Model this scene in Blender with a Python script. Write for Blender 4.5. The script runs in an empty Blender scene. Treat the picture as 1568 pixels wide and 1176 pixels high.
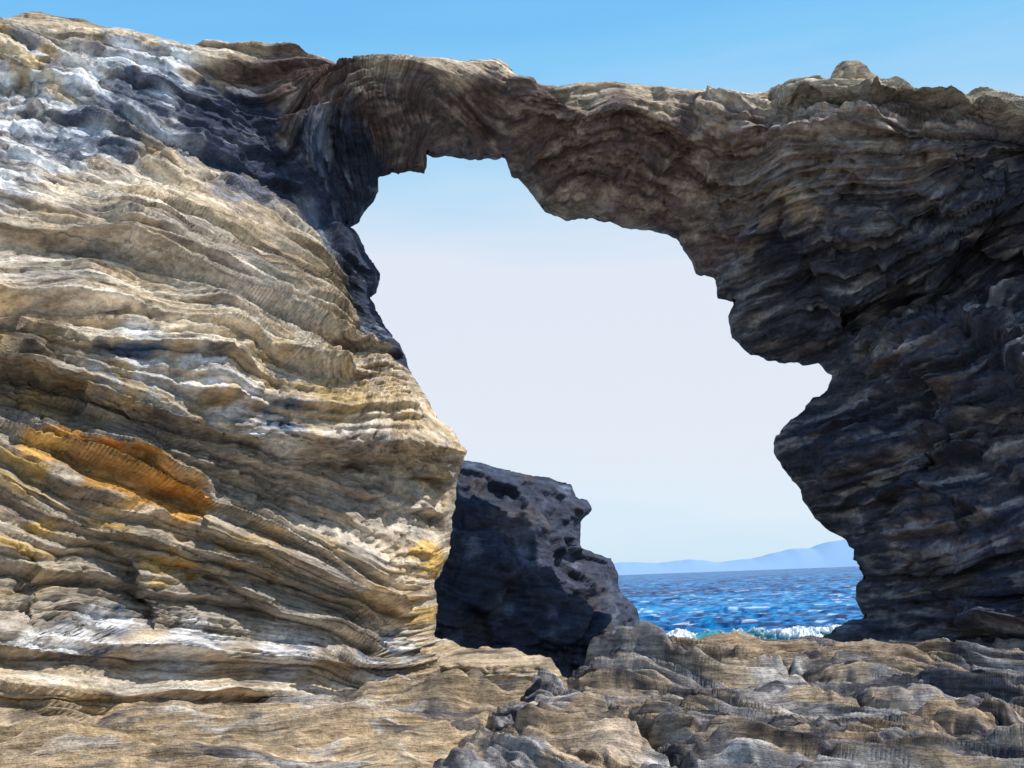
import bpy, math, numpy as np, bmesh, time
from mathutils import Matrix, Vector
T0=time.time()
rng=np.random.RandomState(7)
scene=bpy.context.scene
f4=np.float32
# ---------------------------------------------------------------- camera
F=1681.0; EYE=3.5
PITCH=math.atan(298/F); ROLL=math.radians(-2.1)
M=Matrix.Rotation(math.pi/2+PITCH,3,'X')@Matrix.Rotation(ROLL,3,'Z')
Mn=np.array(M)
cam_d=bpy.data.cameras.new("camera"); cam=bpy.data.objects.new("camera",cam_d)
scene.collection.objects.link(cam); scene.camera=cam
cam.matrix_world=Matrix.Translation((0,0,EYE))@M.to_4x4()
cam_d.sensor_width=36; cam_d.lens=36*F/1568; cam_d.clip_end=100000; cam_d.clip_start=0.05
def P(u,v,d):
    """survey helper: point seen along a sight line at ground distance d (metres)"""
    r=Mn@np.array([(u-784)/F,-(v-588)/F,-1.0]); r=r/r[1]*d
    return np.array([r[0],r[1],r[2]+EYE])
# ---------------------------------------------------------------- noise
perm=rng.permutation(256).astype(np.int32); perm=np.concatenate([perm,perm,perm])
gr=rng.normal(size=(256,3)).astype(f4); gr/=np.linalg.norm(gr,axis=1)[:,None]
def noise(x,y,z):
    x=np.asarray(x,f4);y=np.asarray(y,f4);z=np.asarray(z,f4)
    x,y,z=np.broadcast_arrays(x,y,z)
    xi=np.floor(x);yi=np.floor(y);zi=np.floor(z)
    fx=x-xi;fy=y-yi;fz=z-zi
    xi=xi.astype(np.int32)&255;yi=yi.astype(np.int32)&255;zi=zi.astype(np.int32)&255
    u=fx*fx*(3-2*fx);v=fy*fy*(3-2*fy);w=fz*fz*(3-2*fz)
    out=0
    for i in (0,1):
        wx=u if i else 1-u
        pi=perm[xi+i]
        for j in (0,1):
            wy=v if j else 1-v
            pj=perm[pi+((yi+j)&255)]
            for k in (0,1):
                wz=w if k else 1-w
                g=gr[perm[pj+((zi+k)&255)]]
                out=out+wx*wy*wz*(g[...,0]*(fx-i)+g[...,1]*(fy-j)+g[...,2]*(fz-k))
    return out*f4(1.6)
def fbm(p,sc,o=4,off=0.,rough=.5):
    a=1.;t=0;r=0.
    for i in range(o):
        r=r+a*noise(p[0]*sc+off+i*13.1,p[1]*sc+off*1.7,p[2]*sc+off*.3+i*5.7); t+=a; a*=rough; sc*=2.03
    return r/t*1.3
def facets(p,sc,seed):
    rg=np.random.RandomState(seed)
    jit=rg.rand(256,3).astype(f4); nv=rg.normal(size=(256,4)).astype(f4)
    q=[np.asarray(c*sc,f4) for c in p]
    b=[np.floor(c).astype(np.int32) for c in q]
    f1=np.full(q[0].shape,9.,f4);f2=f1.copy();d=np.zeros_like(f1)
    for i in(-1,0,1):
        for j in(-1,0,1):
            for k in(-1,0,1):
                h=perm[perm[perm[(b[0]+i)&255]+((b[1]+j)&255)]+((b[2]+k)&255)]
                dx=q[0]-(b[0]+i+jit[h,0]);dy=q[1]-(b[1]+j+jit[h,1]);dz=q[2]-(b[2]+k+jit[h,2])
                r=dx*dx+dy*dy+dz*dz
                m=r<f1
                f2=np.where(m,f1,np.minimum(f2,r))
                d=np.where(m,(dx*nv[h,0]+dy*nv[h,1]+dz*nv[h,2])*.5+nv[h,3]*.25,d)
                f1=np.where(m,r,f1)
    e=np.sqrt(f2)-np.sqrt(f1)
    return d/sc*np.clip(e/.10,0,1)**.5, e
def sst(a,b,x):
    t=np.clip((x-a)/(b-a),0,1); return t*t*(3-2*t)
class RBF:
    def __init__(s,pts,vals,c=.35,sm=1e-3):
        s.p=np.array(pts,float);n=len(pts);s.c=c
        r=np.sqrt(((s.p[:,None]-s.p[None])**2).sum(-1)+c*c)
        A=np.zeros((n+3,n+3));A[:n,:n]=r-sm*np.eye(n);A[:n,n]=1;A[:n,n+1:]=s.p
        A[n:,:n]=A[:n,n:].T
        s.w=np.linalg.lstsq(A,np.concatenate([vals,[0,0,0]]),rcond=None)[0]
    def raw(s,x,y):
        x=np.asarray(x,float);y=np.asarray(y,float)
        o=s.w[-3]+s.w[-2]*x+s.w[-1]*y
        for (a,b),w in zip(s.p,s.w[:-3]): o=o+w*np.sqrt((x-a)**2+(y-b)**2+s.c**2)
        return o
    def tab(s,x0,x1,y0,y1,r=.06):
        s.t=(x0,y0,r);xs=np.arange(x0,x1+r*2,r);ys=np.arange(y0,y1+r*2,r)
        X,Y=np.meshgrid(xs,ys);s.g=s.raw(X,Y);return s
    def __call__(s,x,y):
        if not hasattr(s,'t'): return s.raw(x,y)
        x0,y0,r=s.t;a=np.clip((x-x0)/r,0,s.g.shape[1]-1.001);b=np.clip((y-y0)/r,0,s.g.shape[0]-1.001)
        i=a.astype(int);j=b.astype(int);a=a-i;b=b-j;g=s.g
        return (g[j,i]*(1-a)+g[j,i+1]*a)*(1-b)+(g[j+1,i]*(1-a)+g[j+1,i+1]*a)*b
def sdf(poly,x,y,near=False):
    """signed distance, negative inside"""
    x=np.asarray(x,f4);y=np.asarray(y,f4)
    best=np.full(x.shape,1e9,f4);nx=x.copy();ny=y.copy();ins=np.zeros(x.shape,bool)
    n=len(poly)
    for i in range(n):
        ax,ay=[f4(c) for c in poly[i]];bx,by=[f4(c) for c in poly[(i+1)%n]]
        ex,ey=bx-ax,by-ay;L=ex*ex+ey*ey+f4(1e-12)
        t=np.clip(((x-ax)*ex+(y-ay)*ey)/L,0,1)
        px=ax+t*ex;py=ay+t*ey;r=(x-px)**2+(y-py)**2
        m=r<best;best=np.where(m,r,best)
        if near: nx=np.where(m,px,nx);ny=np.where(m,py,ny)
        if abs(ey)>1e-9:
            c=((ay>y)!=(by>y))&(x<ex*(y-ay)/ey+ax); ins^=c
    d=np.sqrt(best);d=np.where(ins,-d,d)
    return (d,nx,ny) if near else d
def lsdf(poly,x,y,marg=.6):
    """sdf evaluated only near the polygon"""
    q=np.array(poly);m=(x>q[:,0].min()-marg)&(x<q[:,0].max()+marg)&(y>q[:,1].min()-marg)&(y<q[:,1].max()+marg)
    o=np.full(x.shape,marg,f4);o[m]=sdf(poly,x[m],y[m]);return o
# ---------------------------------------------------------------- strata
def mklayers(mean,seed,sg=.75,mn=0.):
    rg=np.random.RandomState(seed);t=np.maximum(mean*np.exp(rg.normal(size=4000)*sg),mn)
    e=np.cumsum(t); return e-e[2000]
LAY=[mklayers(.42,1,.75,.1),mklayers(.16,2,.6,.06),mklayers(.075,3,.5,.045)]
def strata(s,p,amps,lat=1.0,var=1.5,lo=.05):
    """stack of beds: sharp undercut at each base, weathered back towards the top"""
    h=0;tone=0
    for k,(e,a) in enumerate(zip(LAY,amps)):
        if a==0: continue
        i=np.clip(np.searchsorted(e,s)-1,0,len(e)-2)
        th=e[i+1]-e[i];t=(s-e[i])/th
        f=lat*(1+k*.8)
        pr=noise(p[0]*f,i*17.173+k,p[1]*f+p[2]*f*.3)+.35*noise(p[0]*f*3,i*7.7,p[1]*f*3+p[2]*f)
        g=np.clip(.028/th,.1,.45)
        pro=sst(0,1,t/g)*(1-.8*np.clip(t,0,1)**1.3)
        h=h+a*(pro*np.clip(.75+var*pr,lo,2.2)-.35)
        tone=tone+(noise(i*3.71+.5,p[0]*f*.5,k*9.1))*[.35,.35,.35][k]
    return h,tone
def terrace(z,layers,amt=1.,sharp=.55):
    e=layers;i=np.clip(np.searchsorted(e,z)-1,0,len(e)-2);th=e[i+1]-e[i];t=(z-e[i])/th
    return (th*(sst(sharp,1,t)-t))*amt,i
# ---------------------------------------------------------------- materials
def nodes(name):
    m=bpy.data.materials.new(name);m.use_nodes=True;nt=m.node_tree
    return m,nt,nt.nodes["Principled BSDF"]
def rock_mat(name,bump1=.085,bump2=.028,zs=21.,rough=.9,spec=.2,lr=(.45,1.55),lx=2.0,gr_=(.66,1.38)):
    m,nt,b=nodes(name);N=nt.nodes;L=nt.links
    at=N.new("ShaderNodeAttribute");at.attribute_name="Col"
    st=N.new("ShaderNodeAttribute");st.attribute_name="strat"
    geo=N.new("ShaderNodeNewGeometry");sp=N.new("ShaderNodeSeparateXYZ");L.new(geo.outputs["Position"],sp.inputs[0])
    def mul(s,k):
        n=N.new("ShaderNodeMath");n.operation='MULTIPLY';L.new(s,n.inputs[0]);n.inputs[1].default_value=k;return n.outputs[0]
    cb=N.new("ShaderNodeCombineXYZ")
    L.new(mul(sp.outputs[0],lx),cb.inputs[0]);L.new(mul(sp.outputs[1],lx),cb.inputs[1]);L.new(mul(st.outputs["Fac"],zs),cb.inputs[2])
    n1=N.new("ShaderNodeTexNoise");n1.inputs["Scale"].default_value=1;n1.inputs["Detail"].default_value=5;n1.inputs["Roughness"].default_value=.68;L.new(cb.outputs[0],n1.inputs[0])
    n2=N.new("ShaderNodeTexNoise");n2.inputs["Scale"].default_value=14;n2.inputs["Detail"].default_value=6;n2.inputs["Roughness"].default_value=.75;L.new(geo.outputs["Position"],n2.inputs[0])
    def rng_(src,lo,hi):
        r=N.new("ShaderNodeMapRange");r.inputs[1].default_value=.34;r.inputs[2].default_value=.66;r.inputs[3].default_value=lo;r.inputs[4].default_value=hi;L.new(src,r.inputs[0]);return r.outputs[0]
    v=N.new("ShaderNodeMath");v.operation='MULTIPLY';L.new(rng_(n1.outputs[0],*lr),v.inputs[0]);L.new(rng_(n2.outputs[0],*gr_),v.inputs[1])
    vm=N.new("ShaderNodeVectorMath");vm.operation='SCALE';L.new(at.outputs["Color"],vm.inputs[0]);L.new(v.outputs[0],vm.inputs["Scale"])
    L.new(vm.outputs[0],b.inputs["Base Color"])
    b1=N.new("ShaderNodeBump");b1.inputs["Distance"].default_value=bump1;b1.inputs["Strength"].default_value=1;L.new(n1.outputs[0],b1.inputs["Height"])
    b2=N.new("ShaderNodeBump");b2.inputs["Distance"].default_value=bump2;b2.inputs["Strength"].default_value=1;L.new(n2.outputs[0],b2.inputs["Height"]);L.new(b1.outputs[0],b2.inputs["Normal"])
    L.new(b2.outputs[0],b.inputs["Normal"])
    b.inputs["Roughness"].default_value=rough;b.inputs["Specular IOR Level"].default_value=spec
    return m
ROCK=rock_mat("layered_sandstone")
SHELF=rock_mat("wave_worn_sandstone",.09,.028,19.,.9,.2,(.42,1.5),2.2,(.62,1.4))
DARK=rock_mat("dark_shaded_rock",.03,.035,12.,.65,.35)  # for the sea rock, whose shade is painted into its colour
# ---------------------------------------------------------------- mesh helper
def mkmesh(name,co,quads,mat,col=None,strat=None,smooth=True):
    me=bpy.data.meshes.new(name);n=len(co);q=len(quads)
    me.vertices.add(n);me.vertices.foreach_set("co",np.ascontiguousarray(co,f4).ravel())
    me.loops.add(q*4);me.loops.foreach_set("vertex_index",np.ascontiguousarray(quads,np.int32).ravel())
    me.polygons.add(q);me.polygons.foreach_set("loop_start",np.arange(0,q*4,4,dtype=np.int32))
    me.polygons.foreach_set("loop_total",np.full(q,4,np.int32))
    me.polygons.foreach_set("use_smooth",np.full(q,smooth,bool))
    me.update(calc_edges=True)
    if col is not None:
        a=me.color_attributes.new("Col",'FLOAT_COLOR','POINT')
        a.data.foreach_set("color",np.concatenate([np.clip(col,0,1),np.ones((n,1))],1).astype(f4).ravel())
    if strat is not None:
        a=me.attributes.new("strat",'FLOAT','POINT');a.data.foreach_set("value",strat.astype(f4))
    me.materials.append(mat)
    ob=bpy.data.objects.new(name,me);scene.collection.objects.link(ob);print(name,q,round(time.time()-T0,1));return ob
def gridquads(nr,nc):
    i=np.arange(nr*nc).reshape(nr,nc)
    return np.stack([i[:-1,:-1],i[:-1,1:],i[1:,1:],i[1:,:-1]],-1)
def cliff(name,poly,x0,x1,z0,z1,res,base,detail,dispf,colf,sf,mat,thick=2.2,rnd=.3,rw=.2,jag=.045,sscale=None):
    """upright rock body: front face y=base+detail bounded by poly, closed by a bulging back"""
    off=0;C=[];Q=[];K=[];S=[]
    for back in (False,True):
        r=res*(3 if back else 1)
        xs=np.arange(x0,x1,r);zs=np.arange(z0,z1,r);X,Z=np.meshgrid(xs,zs)
        wx=jag*(noise(X*2.6,Z*2.6,4.)+.5*noise(X*7,Z*7,2.)+.3*noise(X*19,Z*19,2.));wz=jag*(noise(X*2.6,Z*2.6,14.)+.55*noise(X*7,Z*7,12.)+.3*noise(X*19,Z*19,8.))
        D,nx,nz=sdf(poly,X+wx,Z+wz,True)
        ins=D<0;q=gridquads(*X.shape)
        fl=ins.ravel();keep=fl[q].any(-1)
        X2=np.where(ins,X,nx-wx);Z2=np.where(ins,Z,nz-wz);dd=np.clip(-D,0,None)
        q=q[keep]
        used=np.unique(q);mp=np.full(X.size,-1,np.int64);mp[used]=np.arange(len(used))
        x_=X2.ravel()[used];z_=Z2.ravel()[used];d=dd.ravel()[used]
        y_=base(x_,z_)-rnd*(1-np.exp(-d/rw))
        if not back:
            e=.03
            gx=(base(x_+e,z_)-base(x_-e,z_))/(2*e);gz=(base(x_,z_+e)-base(x_,z_-e))/(2*e)
            gx=np.clip(gx,-1.5,1.5);gz=np.clip(gz,-1.2,1.2*np.clip(d,.1,1))
            nn=np.stack([gx,-np.ones_like(gx),gz],0);nn/=np.linalg.norm(nn,axis=0)
            y_=y_+detail(x_,z_)*sst(0,.25,d)
            p=np.stack([x_,y_,z_])
            s=sf(p)
            h,tone,ed=dispf(p,s,d)
            h=h*sst(-.02,.22,d)
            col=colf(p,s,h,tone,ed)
            p=p+nn*h
            qq=mp[q]
        else:
            p=np.stack([x_,y_+thick*np.sqrt(np.clip(d,0,2)/2)+rnd*(1-np.exp(-d/rw)),z_])
            s=sf(p);h=fbm(p,1.2,4)*.25*sst(0,.4,d);p=p+np.array([[0],[1],[0]])*h
            col=colf(p,s,h,h*0,h*0+1)
            qq=mp[q][:,::-1]
        if sscale is not None: s=sscale(p,s)
        C.append(p.T);Q.append(qq+off);K.append(col);S.append(s);off+=p.shape[1]
    return mkmesh(name,np.concatenate(C),np.concatenate(Q),mat,np.concatenate(K),np.concatenate(S))

# ================================================================ ROCK ARCH
top=[(-350,-10,12.2),(-120,12,12.4),(0,28,12.5),(60,18,12.6),(130,30,12.7),(165,42,12.7),(215,48,12.8),(265,64,13),(300,70,13),(320,62,13),(345,66,13),(380,69,13.1),(440,66,13.1),(465,78,13.2),(500,90,13.3),(525,99,13.3),(560,94,13.3),(640,90,13.4),(700,93,13.4),(760,92,13.5),(778,100,13.5),(800,120,13.5),(830,131,13.5),(870,129,13.5),(960,128,13.5),(1050,136,13.5),(1130,142,13.4),(1175,141,13.4),(1182,130,13.3),(1230,136,13.3),(1262,143,13.2),(1358,156,13),(1375,162,13),(1450,165,12.8),(1568,174,12.6),(1700,178,12.4),(1950,172,12.2)]
inner=[(1250,980,13.8),(1290,960,13.9),(1325,940,14),(1318,915,14),(1322,880,14),(1308,860,14),(1290,825,14),(1240,775,14),(1210,730,14),(1188,690,14),(1190,665,14),(1215,640,14.1),(1240,615,14.2),(1272,595,14.3),(1275,572,14.3),(1260,553,14.4),(1200,555,14.5),(1150,545,14.5),(1125,510,14.5),(1115,480,14.5),(1128,462,14.4),(1103,450,14.4),(1098,420,14.4),(1068,412,14.4),(1062,395,14.4),(1040,358,14.5),(990,345,14.5),(940,338,14.5),(905,330,14.5),(870,334,14.5),(830,318,14.5),(808,284,14.4),(780,262,14.3),(770,237,14.2),(700,234,14.2),(655,235,14.1),(645,255,14),(620,258,14),(582,262,13.9),(575,295,14),(550,325,14),(530,340,14),(545,355,14),(560,385,14),(582,420,14),(570,455,13.9),(575,475,13.8),(595,505,13.7),(612,530,13.5),(630,572,13.2),(648,600,13),(665,640,12.8),(690,655,12.7),(714,693,12.6),(705,722,12.8),(697,760,12.9),(690,840,12.9),(665,890,12.9),(672,930,12.9),(668,975,12.9),(705,990,12.6),(780,993,12.3),(845,1010,12.0),(862,1040,11.6)]
A=[P(*t) for t in top];B=[P(*t) for t in inner]
poly=[(a[0],a[2]) for a in A]
poly+= [(8.3,0.6),(2.6,.6),(2.9,2.2)]+[(b[0],b[2]) for b in B]+[(.55,.6),(-9.2,.6)]
inter=[(0,120,11.8),(0,250,11.0),(0,400,10.3),(0,550,9.9),(0,700,9.6),(0,850,9.3),(0,1000,9.0),(0,1150,8.7),
(-200,300,10.6),(-250,600,9.4),(-250,900,8.8),(-250,1150,8.5),
(150,150,12.2),(150,300,11.3),(150,450,10.7),(150,600,10.3),(150,750,10.0),(150,950,9.7),
(300,130,12.7),(300,250,12.4),(300,350,11.6),(300,500,11.1),(300,650,10.8),(300,800,10.6),(300,1000,10.4),(300,1120,10.1),
(450,130,13.0),(420,240,13.3),(450,320,13.4),(430,420,12.1),(450,550,11.6),(450,700,11.4),(450,900,11.2),(450,1050,11.1),
(560,180,13.0),(540,250,13.6),(520,420,12.9),(540,520,12.5),(600,620,12.2),(620,720,12.2),(620,850,12.2),(620,980,12.0),(640,1060,11.5),(750,1040,11.6),
(650,130,13.1),(650,190,13.5),(800,160,13.1),(830,230,13.8),(950,160,13.1),(950,230,13.6),(950,290,14.1),(1080,190,13.2),(1080,300,13.8),
(1150,200,13.0),(1200,300,13.1),(1200,400,13.5),(1200,500,14.0),(1350,205,12.3),(1350,270,12.5),(1350,350,12.8),(1350,450,13.4),(1350,550,13.3),(1350,700,13.0),(1350,850,13.1),(1380,980,13.0),
(1500,230,11.7),(1500,330,12.4),(1500,430,12.9),(1500,550,12.5),(1500,700,12.1),(1500,850,12.0),(1500,1000,12.0),(1650,250,11.4),(1650,340,11.9),(1650,450,12.3),(1650,700,11.5),(1650,1000,11.3),(1900,400,11.6),(1900,700,11.0),(1900,1000,10.8)]
I=[P(*t) for t in inter]
allp=A+B+I
FR=RBF([(p[0],p[2]) for p in allp],np.array([p[1] for p in allp]),c=.25,sm=.01).tab(-9.6,8.8,.3,11.3)
puv=np.array([(t[0],t[1]) for t in top+inner+inter],float);pd=np.array([t[2] for t in top+inner+inter])
def W(u,v):
    r=((puv-[u,v])**2).sum(1)+50; w=1/r**2; return P(u,v,(w*pd).sum()/w.sum())
def PW(l): return [(lambda q:(q[0],q[2]))(W(*t)) for t in l]
S1=PW([(-400,330),(0,262),(120,255),(200,265),(330,262),(335,300),(415,330),(425,360),(480,380),(535,460),(540,520),(630,575),(760,610),(760,698),(600,700),(500,694),(300,660),(150,610),(0,570),(-400,560)])
slabs=[
 (S1,-.42,.05,.06),
 (PW([(300,725),(420,712),(520,708),(760,712),(760,770),(680,840),(560,830),(450,805),(330,765)]),.34,.12,.05),
 (PW([(95,850),(160,835),(230,860),(250,930),(240,965),(110,962)]),.34,.06,.03),
 (PW([(290,862),(340,880),(430,945),(300,940)]),.28,.06,.03),
 (PW([(5,850),(60,850),(80,940),(20,945)]),.24,.06,.03),
 (PW([(80,672),(200,700),(320,790),(220,782),(110,735)]),.2,.05,.02),
 (PW([(1290,468),(1400,432),(1530,320),(1620,300),(1620,380),(1500,445),(1400,492),(1300,505)]),.75,.08,.06),
 (PW([(1180,185),(1215,204),(1300,196),(1400,218),(1568,248),(2000,280),(2000,50),(1375,60),(1180,60)]),-.42,.04,.04),
 (PW([(1150,215),(1290,212),(1500,265),(1530,320),(1420,400),(1300,400),(1200,360)]),-.35,.12,.10),
 (PW([(310,128),(430,118),(520,104),(545,150),(530,165),(360,190)]),.24,.04,.03),
 (PW([(-400,985),(0,958),(300,982),(600,992),(900,1000),(900,1032),(700,1018),(300,1006),(0,984),(-400,1005)]),-.30,.035,.02),
 (PW([(-400,1040),(0,1020),(200,1028),(500,1045),(620,1060),(560,1075),(300,1062),(0,1050),(-400,1065)]),-.28,.04,.02),
 (PW([(-400,1090),(0,1075),(200,1085),(400,1105),(400,1300),(-400,1300)]),-.42,.04,.02),
 (PW([(1330,560),(1568,480),(1700,560),(1600,640),(1400,650)]),-.45,.08,.08),
 (PW([(1380,700),(1568,650),(1700,760),(1600,900),(1430,880)]),.35,.15,.1),
 (PW([(1300,900),(1568,860),(1750,880),(1750,980),(1320,960)]),-.3,.08,.08),
 (PW([(1240,690),(1400,660),(1460,690),(1330,740),(1250,740)]),-.2,.06,.06),
 (PW([(830,140),(1000,140),(1010,165),(900,185),(850,170)]),.18,.06,.03),
 (PW([(-300,560),(0,575),(150,600),(150,640),(0,640),(-300,620)]),.22,.07,.04),
 (PW([(0,390),(150,395),(240,420),(150,425),(0,410)]),.14,.035,.02),
 (PW([(170,275),(240,270),(330,300),(300,330),(200,300)]),.18,.05,.03),
 (PW([(-300,60),(0,70),(120,120),(190,190),(110,180),(0,110),(-300,110)]),-.2,.07,.05),
 (PW([(1100,220),(1170,240),(1180,330),(1120,380),(1080,300)]),.2,.08,.05),
 (PW([(0,525),(200,530),(420,556),(640,600),(650,612),(400,580),(200,552),(0,545)]),-.13,.03,.02),
 (PW([(330,790),(480,850),(640,925),(620,945),(470,880),(330,815)]),-.12,.035,.03),
 (PW([(-300,640),(0,650),(80,700),(330,800),(560,880),(660,930),(640,950),(480,905),(250,830),(60,760),(-300,700)]),-.12,.035,.04),
 (PW([(540,106),(760,104),(820,138),(820,154),(700,136),(560,134)]),-.12,.035,.02),
]
def slabsum(x,z):
    y=np.zeros(x.shape)
    n1=noise(x*1.9,z*1.9,3.3);n2=noise(x*6,z*6,1.3)+.5*noise(x*13,z*13,1.3)
    for pl,o,w,j in slabs:
        d=lsdf(pl,x,z,.7)+(n1*1.6+n2*.7)*j
        y=y+o*(1-sst(-w,w,d))
    return y
slines=[(28,[(-300,0),(0,28),(265,70),(520,100),(800,135),(1100,150),(1568,185),(1900,190)]),
(150,[(-300,90),(0,130),(130,150),(260,215),(420,300),(560,430)]),
(190,[(560,160),(700,200),(900,230),(1000,240)]),
(270,[(-300,220),(0,250),(150,275),(300,320),(430,400),(530,470)]),
(390,[(-300,380),(0,380),(150,388),(300,425),(430,490),(560,560)]),
(525,[(-300,520),(0,525),(200,537),(400,562),(640,602)]),
(600,[(-300,555),(0,575),(150,595),(300,645),(500,680),(715,694)]),
(740,[(-300,600),(0,655),(150,730),(320,792),(480,855),(650,935)]),
(960,[(-300,940),(0,960),(300,985),(500,1000),(700,1006),(840,1012)]),
(1060,[(-300,1050),(0,1060),(400,1085)]),
(90,[(1100,190),(1300,196),(1568,246),(1900,250)]),
(420,[(1120,480),(1300,440),(1450,370),(1568,310)]),
(620,[(1200,660),(1400,590),(1568,500),(1800,430)]),
(780,[(1250,800),(1400,760),(1568,690),(1800,640)]),
(960,[(1320,950),(1568,930),(1800,920)])]
sp_=[];sv=[]
for v0,l in slines:
    for q in PW(l): sp_.append(q);sv.append((890-v0)/150)
SR=RBF(sp_,np.array(sv),c=.4,sm=.05).tab(-9.6,8.8,.3,11.3)
def sf(p):
    return SR(p[0],p[2])+fbm(p,.7,3)*.08+fbm(p,3.2,3,9.)*.016
def zone(p,pts,sig):
    m=np.zeros(p.shape[1])
    for (x,z) in pts: m=np.maximum(m,np.exp(-((p[0]-x)**2+(p[2]-z)**2)/(2*sig*sig)))
    return m
CAP=slabs[7][0]
def rightw(p):
    r=sst(-2.2,-.9,p[0]+fbm(p,.7,2)*.5)*sst(4.2,5.6,p[2]+sst(2.5,4,p[0])*6)
    return r*sst(-.15,.1,lsdf(CAP,p[0],p[2],.7)+.02)
PIT=PW([(400,740),(520,740),(620,740),(150,900),(560,790),(330,710),(120,640),(450,720),(640,780),(340,900),(40,900),(1400,280),(1250,290),(1500,560),(900,240),(1000,290),(1330,620),(1300,520)])
CRM=PW([(30,130),(60,200),(120,150),(220,150),(150,240),(280,200),(360,240),(430,300),(20,270),(500,270),(300,590),(400,630)])
def dispf(p,s,d):
    rw=rightw(p)
    wp=[p[0]*.85+.25*p[2],p[1],p[2]*1.2-.2*p[0]]
    wp=[a+.25*b for a,b in zip(wp,(fbm(p,1.3,3,1.),fbm(p,1.3,3,2.),fbm(p,1.3,3,3.)))]
    f1,e1=facets(wp,1.15,11);f2,e2=facets(wp,3.1,12);f3,e3=facets([wp[0],wp[1],s*1.5],6.5,13)
    h,tone=strata(s,p,[.27,.18,.08],.62,1.25,.15)
    mod=np.clip(.9+.8*fbm(p,.9,3,4.),.3,1.5)
    soft=fbm(p,2.2,5,5.,.6)
    crm=zone(p,CRM,.4)
    hl=h*mod*(1-.3*crm)+soft*(.04+.05*crm)+f2*(.04+.14*crm)+f3*(.08+.3*crm)
    dd=.3+.7*sst(.05,.7,d)
    hr=h*.9*mod*dd+(f1*.36+f2*.22+soft*.12)*dd+f3*.2
    tm=sst(9.05,9.5,p[2])*(p[0]<2.6)
    hr=np.where(hr>0,hr*(1-.75*tm),hr)
    pit=fbm([p[0],p[1],p[2]*1.3],7.,3,1.)
    pm=sst(.2,.8,zone(p,PIT,.35)+.25*pit)
    cap=sst(.0,.14,pit-.22)*(.02+.035*pm)+pm*sst(.1,.35,e2)*.04
    return hl*(1-rw)+hr*rw-cap,tone,e2
def mix(a,b,t): return a*(1-t[...,None])+np.asarray(b)*t[...,None]
ZO={k:PW(v) for k,v in dict(
 ochre=[(95,690),(120,690),(150,705),(190,720),(230,742),(270,765),(300,782),(170,735),(215,755)],
 och2=[(655,850),(650,880),(90,828),(280,870),(60,700),(250,800),(30,825),(200,805),(650,940),(380,840),(60,730),(310,800)],
 och3=[(90,130),(110,180),(60,100),(230,600),(330,610),(680,660),(60,560),(420,580),(540,620),(640,640)],
 white=[(30,130),(40,190),(120,150),(220,150),(60,240),(20,290)],
 whit2=[(260,570),(330,600),(390,630),(300,620),(450,660),(230,580),(600,1000),(300,990),(450,995),(150,975)],
 blue=[(240,185),(300,210),(360,240),(400,280),(430,320),(470,240),(520,290),(160,230),(350,200)],
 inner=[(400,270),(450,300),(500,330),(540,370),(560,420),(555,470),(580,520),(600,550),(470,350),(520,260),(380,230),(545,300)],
 grey=[(120,640),(200,660),(330,700),(450,740),(560,750),(640,750),(170,900),(340,920),(400,760),(30,900),(60,640),(500,870),(400,880)],
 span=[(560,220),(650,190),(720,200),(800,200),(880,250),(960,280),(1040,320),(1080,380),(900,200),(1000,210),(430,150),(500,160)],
 brown=[(1180,260),(1280,270),(1380,290),(1460,290),(1120,260),(1300,350),(1380,240)],
 tan=[(900,150),(1000,160),(600,110),(700,110),(380,90)],
 navy_shade=[(1200,480),(1300,450),(1400,450),(1300,560),(1400,560),(1500,480),(1560,420),(1250,680),(1350,700),(1450,700),(1560,650),(1350,850),(1450,850),(1560,850),(1400,960),(1560,960),(1560,560),(1700,600),(1700,800),(1700,950),(1300,950),(1900,700),(1290,780),(1540,360)]).items()}
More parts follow.
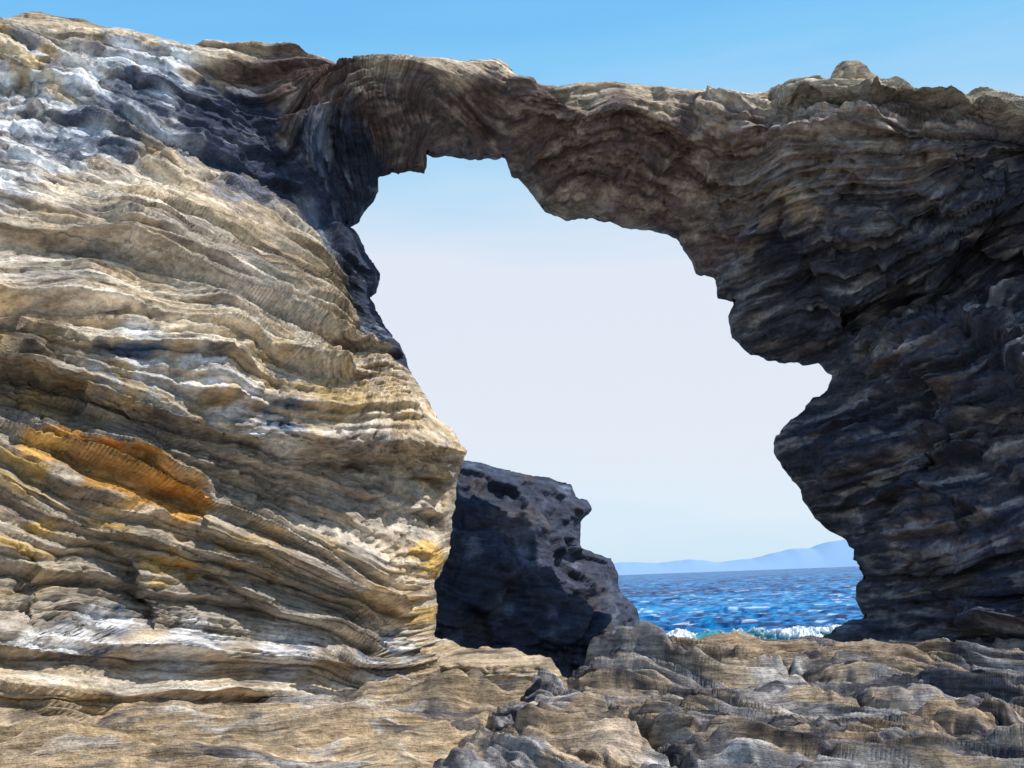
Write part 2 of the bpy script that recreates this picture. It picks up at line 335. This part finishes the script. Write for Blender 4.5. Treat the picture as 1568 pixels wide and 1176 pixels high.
def colf(p,s,h,tone,ed):
    n=p.shape[1]
    n1=fbm(p,.9,4,21.);n2=fbm(p,3.1,4,33.,.6);n3=fbm([p[0]*.4,p[1]*.4,s*7],1.6,4,7.);n4=fbm([p[0]*.5,p[1]*.5,s*3.2],3.,4,15.,.6)
    c=np.tile(np.array([.54,.42,.285]),(n,1))
    c=mix(c,[.78,.67,.52],sst(-.15,.35,n3))
    c=mix(c,[.15,.12,.105],sst(.1,.4,n4)*.75)
    c=mix(c,[.50,.47,.45],sst(-.05,.45,n1+n3*.4)*.4)
    def z(k,sig):
        m=zone(p,ZO[k],sig); return np.clip(m+n2*.5*np.sqrt(m),0,1)
    w=z('white',.5);c=mix(c,[.70,.71,.73],sst(.25,.6,w)*sst(-.2,.1,n4));c=mix(c,[.10,.12,.16],sst(.25,.6,w)*sst(-.05,.2,-n4)*.8)
    w=z('blue',.42);c=mix(c,[.085,.105,.155],sst(.3,.7,w)*sst(-.3,.0,-n4)*.9);c=mix(c,[.40,.44,.51],sst(.3,.7,w)*sst(.05,.35,n4)*.8)  # blue-grey crust, darkened further to stand in for the recess shade
    w=z('grey',.5);c=mix(c,[.26,.245,.225],sst(.3,.8,w)*.6)
    w=z('whit2',.22);c=mix(c,[.72,.72,.73],sst(.3,.7,w)*sst(-.15,.15,n4));c=mix(c,[.10,.14,.22],sst(.3,.7,w)*sst(.0,.3,-n4))
    w=z('span',.5);c=mix(c,[.145,.105,.095],sst(.25,.7,w));c=mix(c,[.42,.335,.27],sst(.3,.8,w)*sst(.0,.3,n2*.5+n4*.6)*.75);c=mix(c,[.11,.06,.055],sst(.3,.8,w)*sst(.0,.35,n1)*.5)  # purple-brown darkened to carry the span's shade, lit bits painted pale
    w=z('brown',.5);c=mix(c,[.25,.20,.175],sst(.3,.8,w));c=mix(c,[.52,.45,.39],sst(.3,.8,w)*sst(.0,.3,n2*.5+n4*.6)*.7)
    w=sst(.2,.6,z('navy_shade',.75));c=mix(c,[.062,.066,.092],w)  # shade of the right mass put into a navy base colour
    c=mix(c,[.34,.325,.335],w*sst(.05,.42,n4*.95+n2*.2)*.8);c=mix(c,[.19,.155,.135],w*sst(.05,.4,n1*.5+n3*.6)*.55);c=mix(c,[.024,.027,.042],w*sst(.0,.35,-n4)*.6)  # pale patches painted as lit spots within the shaded mass
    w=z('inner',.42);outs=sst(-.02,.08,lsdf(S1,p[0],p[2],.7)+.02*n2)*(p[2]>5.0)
    c=mix(c,[.045,.055,.09],sst(.25,.6,w)*outs);c=mix(c,[.25,.28,.34],sst(.25,.6,w)*outs*sst(.05,.35,n4)*.65)  # recess beyond the slab edge painted navy in place of its shadow
    capm=1-sst(-.05,.08,lsdf(CAP,p[0],p[2],.7))
    c=mix(c,[.66,.56,.42],capm*.85);c=mix(c,[.22,.18,.16],capm*sst(.0,.35,n4)*.7)
    w=z('tan',.3);c=mix(c,[.54,.435,.31],sst(.3,.8,w)*.75)
    w=z('ochre',.12);c=mix(c,[.64,.33,.085],sst(.25,.6,w));c=mix(c,[.32,.15,.06],sst(.3,.7,w)*sst(.0,.3,n4)*.75);c=mix(c,[.62,.47,.25],sst(.3,.7,w)*sst(.1,.4,n3)*.5)
    w=z('och2',.15);c=mix(c,[.62,.41,.14],sst(.35,.75,w)*sst(-.15,.25,n4))
    w=z('och3',.3);c=mix(c,[.60,.43,.19],sst(.3,.8,w)*sst(-.1,.4,n2)*.7)
    sm=sst(.15,.4,fbm([p[0],p[1],s*2.5],1.1,3,55.))*(p[0]<-.6)*(p[2]<5.6)
    c=mix(c,[.62,.44,.20],sm*.4)
    return c*(1+tone*.7)[:,None]
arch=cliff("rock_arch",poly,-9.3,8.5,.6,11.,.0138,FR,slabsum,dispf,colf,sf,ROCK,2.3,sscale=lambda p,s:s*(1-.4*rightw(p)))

# ================================================================ SEA ROCK
bo=[(640,712,16.5),(690,704,16.6),(715,705,16.6),(740,710,16.7),(790,722,16.8),(840,733,16.9),(875,742,17),(882,760,17),(900,765,17.1),(906,780,17.1),(890,800,17.1),(888,835,17.1),(905,845,17.1),(935,855,17.2),(945,880,17.2),(950,905,17.2),(975,930,17.2),(982,955,17.2),(998,975,17.3),(1010,1020,17.3),(1060,1100,17.3),(560,1100,16.3),(560,800,16.3)]
bi=[(640,850,16),(700,800,16),(700,950,15.7),(780,760,16.4),(780,850,16.0),(780,950,15.9),(850,800,16.6),(850,880,16.1),(860,960,16.1),(900,900,16.6),(920,980,16.6)]
bb=[P(*t) for t in bo];bip=[P(*t) for t in bi]
BF=RBF([(q[0],q[2]) for q in bb+bip],np.array([q[1] for q in bb+bip]),c=.2)
def bdisp(p,s,d):
    f1,e1=facets(p,1.3,31);f2,e2=facets(p,3.6,32)
    h,t=strata(s,p,[.10,.07,.03])
    return f1*.4+f2*.16+h*.5+fbm(p,2.2,5,5.,.6)*.15,t,e2
def bcol(p,s,h,t,ed):
    c=np.tile(np.array([.036,.046,.080]),(p.shape[1],1))  # navy base colour holds the sea rock's shade
    n=fbm(p,1.6,4,3.,.6);c=mix(c,[.16,.195,.28],sst(.08,.4,n)*.7)
    c=mix(c,[.10,.075,.07],sst(.1,.5,fbm(p,1.5,3,44.))*.5)
    return c*(1+t*.4)[:,None]
cliff("sea_rock",[(q[0],q[2]) for q in bb],-3.5,5,-.3,6,.022,BF,lambda x,z:0*x,bdisp,bcol,lambda p:p[2]+.2*p[0]+fbm(p,1.,3)*.1,DARK,2.5,.35,.25)

# ================================================================ GROUND + OUTCROP
L1=mklayers(.13,21,.5);L2=mklayers(.045,22,.5);L3=mklayers(.018,23,.5)
gpts=[P(*t) for t in [(-200,1130,8.0),(0,1115,8.2),(0,1176,7.0),(150,1095,8.9),(150,1176,7.1),(300,1080,9.5),(300,1176,7.3),(450,1060,10.4),(450,1176,7.4),(600,1045,10.8),(600,1100,9.0),(600,1176,7.4),(720,1045,11.0),(750,1065,10.0),(840,1045,11.0),(700,1110,8.6)]]
gpts+=[np.array(q) for q in [(0.1,7.4,2.0),(.2,8.6,2.05),(.3,9.6,2.15),(1.5,7,1.8),(4,7,1.8),(1.5,10,2.1),(4,10,2.1),(7,9,2.1),(1,12.5,2.3),(2.5,12.5,2.25),(4.5,12,2.3),(-3,13,2.1),(0,15,1.7),(2,15,1.6),(4,15,1.6),(0,18,.4),(4,18,.3),(-5,18,1),(8,18,1),(0,20,-.8),(5,20,-.8),(-8,20,-.5),(9,20,-.5),(0,2,1.9),(-6,2,2.1),(6,2,1.9),(0,4.5,1.95),(-6,5,2.3),(7,5,1.9),(0,-4,1.8),(-8,-4,2),(8,-4,1.8),(-8,9,2.5),(-9,13,2.5)]]
GR=RBF([(q[0],q[1]) for q in gpts],np.array([q[2] for q in gpts]),c=.5)
def gs(p): return p[2]+p[0]*.03+fbm([p[0],p[1],0*p[0]],.5,3,2.)*.07
def gd(p,s):
    q=[p[0]*.7,p[1],p[2]*0]
    s=s+fbm(q,1.3,4,5.)*.06+fbm(q,7,3,9.)*.010
    a,i=terrace(s,L1,1.,.78);b,j=terrace(s,L2,1.0,.6);c_,k=terrace(s,L3,.9,.45)
    w=sst(-.4,.1,fbm(q,.9,3,31.))
    s0=p[1]*.42-p[0]*.06+fbm(q,.6,3,12.)*.25+fbm(q,2.5,3,15.)*.03
    g,gt=strata(s0*1.6,[p[0]*.6,p[1]*.3,0*p[0]],[.13,.11,.05],.8,1.3,.05)
    h=a*(.6+.6*w)+b*.9+c_*.6+g*1.2
    h=h+fbm(q,2.0,6,4.,.6)*.07
    return h,gt*1.6
def gc(p,s,h,t):
    c=np.tile(np.array([.58,.43,.27]),(p.shape[1],1))
    q=[p[0],p[1],0*p[0]]
    s0=p[1]*.42-p[0]*.06+fbm([p[0]*.7,p[1],0*p[0]],.6,3,12.)*.25
    n3=fbm([p[0]*.5,p[1]*.5,s0*8],1.6,4,17.)
    c=mix(c,[.38,.30,.215],sst(-.1,.4,n3)*.8)
    c=mix(c,[.10,.10,.115],sst(.05,.28,fbm([p[0]*.5,p[1]*.5,s0*11],1.6,5,3.,.6))*.85)
    c=mix(c,[.70,.67,.63],sst(.15,.4,fbm([p[0]*.6,p[1]*.6,s0*14],2.2,4,13.))*.5)
    c=mix(c,[.60,.42,.22],sst(.1,.4,fbm(q,.9,3,63.))*.5)
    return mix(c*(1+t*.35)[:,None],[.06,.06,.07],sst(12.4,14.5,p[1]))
X,Y=np.meshgrid(np.arange(-9,9.5,.026),np.concatenate([np.arange(-5,6,.1),np.arange(6,13.3,.0115),np.arange(13.4,21,.05)]))
p=np.stack([X.ravel(),Y.ravel(),GR(X,Y).ravel()]);s=gs(p);h,t=gd(p,s)
p[2]+=h
mkmesh("ground",p.T,gridquads(*X.shape).reshape(-1,4),SHELF,gc(p,s,h,t),(p[1]*.42-p[0]*.06+fbm([p[0]*.7,p[1],0*p[0]],.6,3,12.)*.25)*1.3+p[2])
# outcrop
op=[(640,1176,7.0),(665,1140,7.5),(740,1100,8.4),(810,1060,9.3),(850,1032,10.0),(900,1010,10.6),(985,976,11.3)]
opoly=[(P(*t)[0],P(*t)[1]) for t in op]+[(1.9,12.1),(4,12.2),(6,11.6),(9,11.2),(9,3.8),(0.6,3.8),(-.3,5.2)]
oc=[(860,1037,10.2),(900,1015,10.6),(985,980,11.2),(1030,988,11.2),(1100,998,10.9),(1240,988,10.9),(1300,998,10.7),(1420,1014,10.3),(1568,1028,9.9),(1700,1043,9.7),
(880,1085,8.9),(980,1040,9.6),(1100,1062,9.2),(1300,1065,9.1),(1500,1085,8.7),(1650,1100,8.5),(700,1160,7.4),(760,1130,8.0),(830,1085,8.8),(800,1176,7.2),(1000,1176,7.3),(1300,1176,7.2),(1568,1176,7.0),(1750,1180,6.9)]
ow=[P(*t) for t in oc]+[np.array(q) for q in [(.2,5.5,2.05),(2.,5.5,1.98),(4.5,5.5,1.98),(8,5.5,2.),(2,4,1.9),(6,4,1.9),(1.5,12.,2.6),(3,12.1,2.5),(5,11.6,2.5),(8,11,2.5)]]
OR=RBF([(q[0],q[1]) for q in ow],np.array([q[2] for q in ow]),c=.4).tab(-2,9.5,3.5,13,.05)
fis=[[(860,1040,10.0),(885,1068,9.2),(940,1100,8.6),(1000,1140,7.9),(1070,1180,7.2)],[(1290,1060,9.2),(1380,1090,8.6),(1500,1130,7.9)],[(1000,1000,10.6),(1100,1030,9.9),(1200,1040,9.6)],[(1160,1020,10.2),(1260,1045,9.5),(1400,1055,9.3),(1568,1090,8.6)],[(760,1140,7.9),(860,1150,7.7),(960,1180,7.2)],[(1080,1100,8.5),(1180,1120,8.1),(1300,1176,7.2)]]
fis=[[ (P(*t)[0],P(*t)[1]) for t in l] for l in fis]
X,Y=np.meshgrid(np.arange(-1.4,8,.0125),np.arange(5.,12.6,.0118))
q0=[X,Y,X*0]
D=sdf(opoly,X,Y)+fbm(q0,1.6,4,3.)*.12
Z=OR(X,Y)+.10*(1-np.exp(-np.clip(-D,0,9)/.25))-.02
Z=Z+fbm(q0,.8,3,6.)*.12
for l,dep,w in zip(fis,(.32,.18,.16,.16,.15,.16),(.05,.04,.04,.035,.035,.035)):
    b=np.full(X.shape,9.)
    xx=X+noise(X*4,Y*4,1.)*.06;yy=Y+noise(X*4,Y*4,7.)*.06
    for (ax,ay),(bx,by) in zip(l[:-1],l[1:]):
        ex,ey=bx-ax,by-ay;t=np.clip(((xx-ax)*ex+(yy-ay)*ey)/(ex*ex+ey*ey),0,1);b=np.minimum(b,np.hypot(xx-ax-t*ex,yy-ay-t*ey))
    Z=Z-dep*np.exp(-(b/w)**2)-.06*np.exp(-(b/.16)**2)
Z=Z-.75*sst(-.02,.22,D)
def s0f(p):
    q=[p[0],p[1],0*p[0]]
    return p[0]*.17+p[1]*.28+fbm(q,.45,3,2.)*.30     # bedding traces sweeping across the surface
def od(p):
    q=[p[0],p[1],p[2]*0];s0=s0f(p)+fbm(q,2.4,3,5.)*.015
    s=p[2]+.12*p[0]+fbm(q,1.2,4,5.)*.07
    a,i=terrace(s,L1,1.,.75);b,j=terrace(s,L2,1.,.6)
    g,gt=strata(s0*3.0,[p[0]*.8,p[1]*.5,0*p[0]],[.14,.14,.075],.5,1.1,.1)
    m=np.clip(.95+.8*fbm(q,.8,3,88.),.25,1.5)
    pocket=sst(.15,.35,fbm([p[0],p[1]*1.5,0*p[0]],2.2,3,91.))
    h=a*.5+b*.5+g*m+fbm(q,2.2,6,4.,.6)*.04-pocket*.06
    return h,gt*1.5,pocket
def ocf(p,t,pocket):
    s0=s0f(p)
    c=np.tile(np.array([.50,.385,.265]),(p.shape[1],1))
    n=fbm([p[0]*.5,p[1]*.5,s0*7],1.6,4,13.)
    c=mix(c,[.34,.325,.325],sst(-.25,.1,n)*.85)
    c=mix(c,[.74,.71,.68],sst(.08,.35,fbm([p[0]*.4,p[1]*.4,s0*18],1.8,4,23.))*.65)
    c=mix(c,[.05,.055,.08],sst(-.02,.2,fbm([p[0]*.5,p[1]*.5,s0*16],2.,5,73.,.6))*.88)  # dark streaks along the beds painted in for riser shade
    c=mix(c,[.60,.43,.26],sst(.15,.32,fbm([p[0],p[1],0*p[0]],.8,3,173.))*.65)
    c=mix(c,[.08,.08,.10],pocket*.6)  # sunken pockets are coloured darker
    return c*(1+t*.4)[:,None]
p=np.stack([X.ravel(),Y.ravel(),Z.ravel()]);h,t,pocket=od(p);p[2]+=h*sst(.35,-.05,D.ravel())
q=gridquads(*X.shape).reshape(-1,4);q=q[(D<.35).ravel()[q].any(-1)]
mkmesh("rock_outcrop",p.T,q,SHELF,ocf(p,t,pocket),s0f(p)*2.+p[2])

# ================================================================ LOOSE BOULDER on the crest
bm=bmesh.new();bmesh.ops.create_icosphere(bm,subdivisions=6,radius=1)
co=np.array([v.co[:] for v in bm.verts]).T
c0=P(1308,143,13.05)
x,y,z=co
ridge=np.interp(x,[-1,-.75,-.35,-.1,.3,.75,1],[.35,.75,1.3,1.2,.85,.55,.2])
co=np.stack([x*.42,y*.42,z*.30*np.where(z>0,ridge,.8)])
f,e=facets(co+5,3.,3);n_=co/np.linalg.norm(co,axis=0)
co=co+n_*(f*.28+fbm(co+3,4.,4)*.04)
for v,c in zip(bm.verts,co.T): v.co=c+c0
me=bpy.data.meshes.new("boulder");bm.to_mesh(me);bm.free()
me.polygons.foreach_set("use_smooth",np.ones(len(me.polygons),bool))
n=len(me.vertices);wp=co+c0[:,None]
cc=mix(np.tile([.38,.30,.21],(n,1)),[.16,.13,.12],sst(-.1,.4,fbm(wp,5.,3)))
a=me.color_attributes.new("Col",'FLOAT_COLOR','POINT');a.data.foreach_set("color",np.concatenate([cc,np.ones((n,1))],1).astype(f4).ravel())
a=me.attributes.new("strat",'FLOAT','POINT');a.data.foreach_set("value",wp[2].astype(f4))
me.materials.append(ROCK);ob=bpy.data.objects.new("boulder",me);scene.collection.objects.link(ob)

# ================================================================ SEA
m,nt,b=nodes("sea_water");N=nt.nodes;L=nt.links
geo=N.new("ShaderNodeNewGeometry")
mp=N.new("ShaderNodeMapping");L.new(geo.outputs["Position"],mp.inputs[0]);mp.inputs["Scale"].default_value=(.35,1,1)
n1=N.new("ShaderNodeTexNoise");n1.inputs["Scale"].default_value=1.3;n1.inputs["Detail"].default_value=6;n1.inputs["Roughness"].default_value=.65;L.new(mp.outputs[0],n1.inputs[0])
bp=N.new("ShaderNodeBump");bp.inputs["Distance"].default_value=.35;L.new(n1.outputs[0],bp.inputs["Height"]);L.new(bp.outputs[0],b.inputs["Normal"])
at=N.new("ShaderNodeAttribute");at.attribute_name="Col";L.new(at.outputs["Color"],b.inputs["Base Color"])
b.inputs["Roughness"].default_value=.25;b.inputs["IOR"].default_value=1.05;b.inputs["Specular IOR Level"].default_value=.5
SEA=m
nc=640
rows=20*np.exp(np.linspace(0,math.log(60000/20),850));cols=np.linspace(-.9,.9,nc)
X=rows[:,None]*cols[None];Y=np.repeat(rows[:,None],nc,1)
fade=1-sst(250,900,Y);zero=X*0
hz=(.34*noise(X*.11,Y*.28,zero+1)+.22*noise(X*.3+7,Y*.7,zero+4)+.12*noise(X*.8,Y*1.6,zero+9)+.04*noise(X*2,Y*3.5,zero+12))
hz=np.abs(hz)*1.3-.15
p=np.stack([X.ravel(),Y.ravel(),(hz*fade).ravel()])
lr=np.log(Y)
pat=(.6*noise(X*.02+3,Y*.05,zero)+.6*noise(X*.12,Y*.4,zero+5)+.5*noise(X*.4,Y*1.3,zero+8)+.9*noise(X/Y*90,lr*45,zero+3)+.8*noise(X/Y*200,lr*110,zero+3)).ravel()
c=mix(np.tile([.005,.18,.46],(p.shape[1],1)),[.002,.030,.12],sst(-.2,.32,pat))
c=mix(c,[.08,.36,.60],sst(.3,.6,-pat)*.7)
c=mix(c,[.02,.30,.42],(1-sst(45,75,p[1]))*.5)
fo=sst(.38,.48,(noise(X*.3,Y*.9,zero+31)+.5*noise(X*1.1,Y*2.6,zero+37)).ravel()-.06+.25*(1-sst(44,60,p[1])))*(1-sst(120,300,p[1]))
c=mix(c,[.65,.76,.86],fo*.8)
mkmesh("sea",p.T,gridquads(*X.shape).reshape(-1,4),SEA,c)

# breaking wave
m,nt,b=nodes("wave_water_and_foam");N=nt.nodes;L=nt.links
at=N.new("ShaderNodeAttribute");at.attribute_name="Col";L.new(at.outputs["Color"],b.inputs["Base Color"]);b.inputs["Roughness"].default_value=.45
xs=np.arange(-2,30,.03);ts=np.linspace(0,1,130);Xw,T=np.meshgrid(xs,ts)
Hc=.85+.40*noise(Xw*.3,3.,1.)+.12*noise(Xw*1.1,7.,1.)
brk=sst(-.2,.2,noise(Xw*.25+2.1,5.,2.)+.1)
yy=49.5+2.2*(T-.5)*2+.5*np.sin(Xw*.2)
prof=np.exp(-((T-.45)/np.where(T<.45,.15,.3))**2)
zz=Hc*prof-.02
p=np.stack([Xw.ravel(),yy.ravel(),zz.ravel()])
fn=fbm(p,1.2,5,3.,.65).reshape(Xw.shape);fn2=fbm(p,4.5,5,6.,.7).reshape(Xw.shape)
foam=sst(.0,.35,fn*1.3+.6*brk*prof+.30*np.exp(-((T-.46)/.06)**2)-.24)+sst(.1,.35,.42-T*1.8+fn-.0)
foam=np.clip(foam,0,1)
zz=zz+foam*(.06+.12*fn2+.22*fn)*(.25+prof);yy=yy-foam*(.25+.25*fn2)*prof
p=np.stack([Xw.ravel(),yy.ravel(),zz.ravel()])
c=mix(np.tile([.01,.14,.24],(p.shape[1],1)),[.03,.27,.29],(prof*sst(.15,.4,T)).ravel()*.8)
c=c*(1+.5*fn2.ravel())[:,None]
c=mix(c,[.88,.90,.91],foam.ravel()*np.clip(.9+fn2.ravel()*.7,.35,1))
mkmesh("breaking_wave",p.T,gridquads(*Xw.shape).reshape(-1,4),m,c)

# ================================================================ DISTANT HILLS
m,nt,b=nodes("hazy_hills");b.inputs["Base Color"].default_value=(.25,.40,.60,1);b.inputs["Roughness"].default_value=1;b.inputs["Specular IOR Level"].default_value=0  # distance haze is put into the blue base colour
hp=[(-400,885),(200,880),(500,876),(700,874),(800,870),(880,866),(945,862),(1000,861),(1060,857),(1100,860),(1150,855),(1180,848),(1215,840),(1240,839),(1265,830),(1285,827),(1330,820),(1400,822),(1500,835),(1700,845),(2000,850)]
HW=np.array([P(u,v,14000) for u,v in hp]);xs=np.linspace(HW[0,0],HW[-1,0],600)
zt=np.interp(xs,HW[:,0],HW[:,2])+noise(xs/400,0,0)*12+noise(xs/120,0,5)*6
T=np.linspace(0,1,20)[:,None];Xh=np.repeat(xs[None],20,0)
Yh=13300+T*1400+0*Xh;Zh=zt[None]*np.sin(np.clip(T*math.pi,0,math.pi))**.8-2+noise(Xh/300,Yh/300,2.)*8*np.sin(T*math.pi)
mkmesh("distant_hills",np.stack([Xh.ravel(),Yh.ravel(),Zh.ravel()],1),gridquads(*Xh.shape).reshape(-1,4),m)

# ================================================================ LIGHT
sd=Vector((.56,-.20,.80)).normalized()
sun=bpy.data.lights.new("sun",'SUN');sun.energy=5;sun.angle=math.radians(.5);sun.color=(1,.955,.88)
so=bpy.data.objects.new("sun",sun);scene.collection.objects.link(so);so.rotation_euler=(-sd).to_track_quat('-Z','Y').to_euler();so.location=(10,-5,20)
w=bpy.data.worlds.new("World");scene.world=w;w.use_nodes=True;nt=w.node_tree;N=nt.nodes;L=nt.links
bg=N["Background"];sky=N.new("ShaderNodeTexSky");sky.sky_type='NISHITA';sky.sun_disc=False
sky.sun_elevation=math.asin(sd.z);sky.sun_rotation=math.atan2(sd.x,sd.y);sky.air_density=1.0;sky.dust_density=.3;sky.ozone_density=1.5
STR=.12
tc=N.new("ShaderNodeTexCoord");sx=N.new("ShaderNodeSeparateXYZ");L.new(tc.outputs["Generated"],sx.inputs[0])
mpp=N.new("ShaderNodeMapping");mpp.inputs["Scale"].default_value=(2,2,14);L.new(tc.outputs["Generated"],mpp.inputs[0])
cn=N.new("ShaderNodeTexNoise");cn.inputs["Scale"].default_value=1.5;cn.inputs["Detail"].default_value=5;L.new(mpp.outputs[0],cn.inputs[0])
ca=N.new("ShaderNodeMath");ca.operation='MULTIPLY_ADD';L.new(cn.outputs[0],ca.inputs[0]);ca.inputs[1].default_value=-.10;L.new(sx.outputs[2],ca.inputs[2])
ad=N.new("ShaderNodeMath");ad.operation='ADD';L.new(ca.outputs[0],ad.inputs[0]);ad.inputs[1].default_value=.05
cr=N.new("ShaderNodeValToRGB");e=cr.color_ramp.elements
stops=[(0,(.60,.80,.97)),(.06,(.75,.86,.97)),(.14,(.80,.85,.94)),(.28,(.79,.85,.95)),(.35,(.52,.76,.97)),(.43,(.25,.62,.98)),(.5,(.17,.53,.96)),(.70,(.05,.21,.56)),(1,(.02,.09,.33))]
e[0].position=0;e[0].color=(*stops[0][1],1);e[1].position=1;e[1].color=(*stops[-1][1],1)
for s_,c_ in stops[1:-1]:
    q=e.new(s_);q.color=(*c_,1)
L.new(ad.outputs[0],cr.inputs[0])
sc=N.new("ShaderNodeVectorMath");sc.operation='SCALE';sc.inputs["Scale"].default_value=1/STR;L.new(cr.outputs[0],sc.inputs[0])
mx=N.new("ShaderNodeMix");mx.data_type='RGBA';mx.inputs[0].default_value=.93;L.new(sky.outputs[0],mx.inputs[6]);L.new(sc.outputs[0],mx.inputs[7])
L.new(mx.outputs[2],bg.inputs[0]);bg.inputs[1].default_value=STR
scene.view_settings.view_transform='Standard';scene.view_settings.look='None';scene.view_settings.exposure=0
print("total",time.time()-T0)
